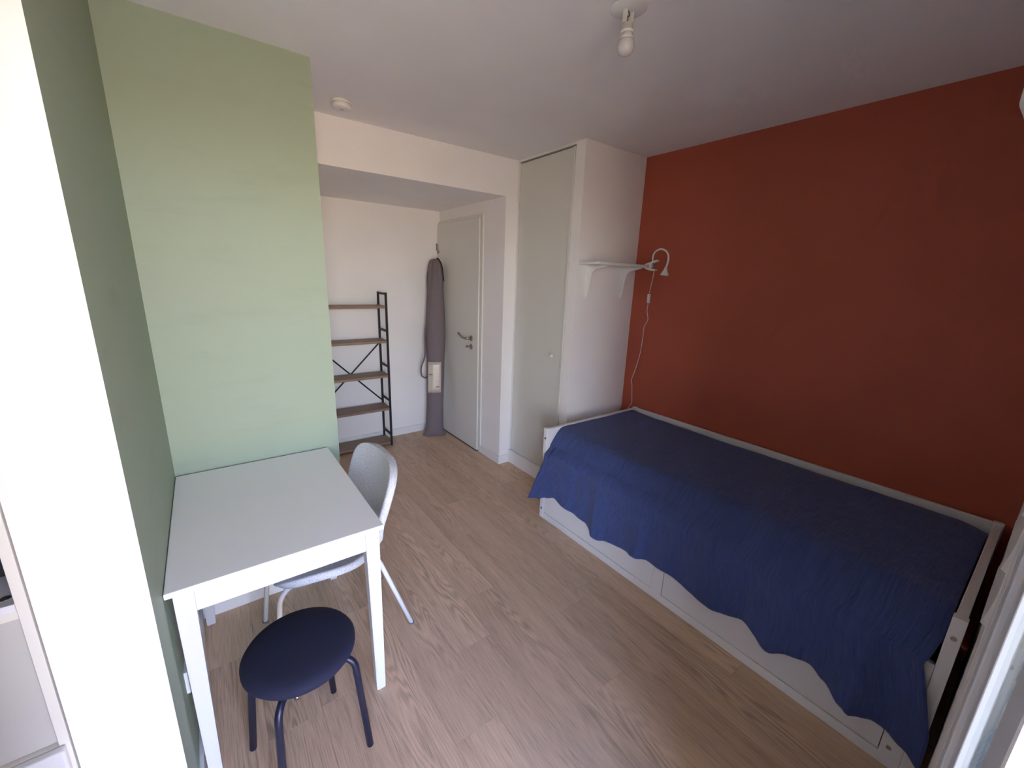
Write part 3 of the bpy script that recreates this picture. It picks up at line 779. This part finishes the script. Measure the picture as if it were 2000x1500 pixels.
# ================================================================ ceiling fittings
LC = Vector((1.437, 1.035, 0))
lp = thing('ceiling_light', (LC.x, LC.y, H), 'bare white bulb in a holder under a round ceiling plate', 'lamp')
link('ceiling_plate', LA([(0.020, H - 0.010), (0.055, H - 0.006), (0.060, H - 0.003), (0.060, H)], LC, 'z', 40), 'plastic', lp, True)
for sg in (-1, 1):
    link('holder_arm', B(LC.x + sg * 0.016 - 0.0025, LC.x + sg * 0.016 + 0.0025, LC.y - 0.008, LC.y + 0.008, H - 0.045, H - 0.008, bev=0.001), 'plastic', lp)
link('wire', T(smoothpath([(LC.x, LC.y, H - 0.009), (LC.x + 0.006, LC.y, H - 0.02), (LC.x - 0.005, LC.y, H - 0.03), (LC.x, LC.y, H - 0.044)], 5), 0.0022, n=8), 'seal', lp, True)
link('bulb_holder', LA([(0.019, H - 0.072), (0.0215, H - 0.071), (0.0215, H - 0.066), (0.018, H - 0.065), (0.017, H - 0.046), (0.010, H - 0.043)], LC, 'z', 28), 'plastic', lp, True)
bu = link('bulb', LA([(0.004, H - 0.1375), (0.013, H - 0.1355), (0.021, H - 0.131), (0.0265, H - 0.1235), (0.0288, H - 0.1145), (0.0280, H - 0.105), (0.0255, H - 0.097), (0.0240, H - 0.092)], LC, 'z', 28), 'bulb', lp, True)
link('bulb_collar', LA([(0.0242, H - 0.093), (0.0225, H - 0.086), (0.0165, H - 0.0725)], LC, 'z', 28), 'plastic', bu, True)
link('lock_tab', B(LC.x + 0.019, LC.x + 0.026, LC.y - 0.004, LC.y + 0.004, H - 0.085, H - 0.060, bev=0.001), 'plastic', lp)

sd = thing('smoke_detector', (0.905, 2.490, H), 'small round white smoke detector on the ceiling near the niche', 'detector')
link('detector_base', LA([(0.049, H - 0.012), (0.051, H - 0.010), (0.051, H)], (0.905, 2.490, 0), 'z', 36), 'plastic', sd, True)
link('detector_cover', LA([(0.006, H - 0.0405), (0.030, H - 0.040), (0.044, H - 0.037), (0.048, H - 0.030), (0.0485, H - 0.0125)], (0.905, 2.490, 0), 'z', 36), 'plastic', sd, True)
link('detector_vent', LA([(0.008, H - 0.0415), (0.009, H - 0.0402)], (0.905, 2.490, 0), 'z', 20), 'taupe', sd, True)

# ================================================================ small wall fittings
ot = thing('wall_socket', (0.0, 1.372, 0.36), 'white wall socket low on the green partition behind a table leg', 'socket')
link('socket_plate', B(0.0, 0.010, 1.332, 1.412, 0.320, 0.400, bev=0.002), 'plastic', ot)
link('socket_well', LA([(0.019, 0.0105), (0.022, 0.0095)], (0.0, 1.372, 0.36), 'x', 24), 'seal', ot)

fx0, fx1 = 1.48, 1.80
ft = thing('wall_fitting', ((fx0 + fx1) / 2, YW, 1.0), 'white wall fitting with stepped curved lips beside the window frame', 'wall fitting')
link('back_plate', B(fx0, fx1, YW, YW + 0.002, 0.78, 1.20), 'plastic', ft)
for zt in (1.190, 1.063, 0.926):
    ol = [(YW + 0.002, zt + 0.110)]
    for q in range(1, 7):
        t = q / 6; ol.append((YW + 0.002 + 0.0095 * t ** 2.2, zt + 0.110 * (1 - t)))
    ol += [(YW + 0.002, zt - 0.006)]
    if zt > 1.1: ol = [(a_, min(b_, 1.2)) for a_, b_ in ol]
    bm = bmesh.new(); prism(bm, ol, 'x', fx0, fx1)
    bmesh.ops.remove_doubles(bm, verts=bm.verts[:], dist=1e-5)
    link('curved_lip', bm, 'plastic', ft)

sb = thing('wall_box', (1.57, YW, 2.05), 'white rounded box high on the wall beside the window', 'wall box')
link('box_body', B(1.40, 1.74, YW, 0.082, 1.942, 2.16, bev=0.018, seg=4), 'plastic', sb, True)
link('box_base', B(1.412, 1.728, YW, 0.068, 1.936, 1.9425), 'taupe', sb)

# ================================================================ storage cabinet left of the partition
CY0, CY1, CX1, CX0 = 1.110, 1.50, -0.186, -0.78
cb = thing('storage_cabinet', ((CX0 + CX1) / 2, (CY0 + CY1) / 2, 0), 'cream edged storage cabinet left of the white partition', 'cabinet')
link('side_panel', B(CX1 - 0.018, CX1, CY0, CY1, 0.0, 2.0, bev=0.001), 'cream', cb)
link('side_panel', B(CX0, CX0 + 0.018, CY0, CY1, 0.0, 2.0, bev=0.001), 'cream', cb)
ix0, ix1 = CX0 + 0.0185, CX1 - 0.0185
shf = link('shelf', B(ix0, ix1, CY0, CY1 - 0.01, 0.913, 0.931, bev=0.001), 'furn', cb)
link('cam_fitting', LA([(0.009, 0.9312), (0.008, 0.9325), (0.003, 0.932)], (-0.224, 1.142, 0), 'z', 18), 'steel', shf, True)
link('rail', B(ix0, ix1, CY0 + 0.006, CY0 + 0.024, 0.891, 0.912), 'cream', cb)
link('cabinet_door', B(ix0, ix1, CY0 + 0.012, CY0 + 0.030, 0.5405, 0.890, bev=0.001), 'taupe', cb)
link('drawer_front', B(CX0, CX1 - 0.006, CY0 - 0.022, CY0 - 0.001, 0.06, 0.5395, bev=0.005, seg=3), 'furn', cb)
link('drawer_top', B(ix0, ix1, CY0, CY1 - 0.01, 0.521, 0.5395), 'cream', cb)
link('dark_panel', B(ix0, ix1, 1.24, 1.25, 0.9315, 1.98), 'dark', cb)  # dark panel standing in for an unidentified dark thing on the shelf
link('top_panel', B(ix0, ix1, CY0, CY1 - 0.01, 1.98, 2.0), 'cream', cb)
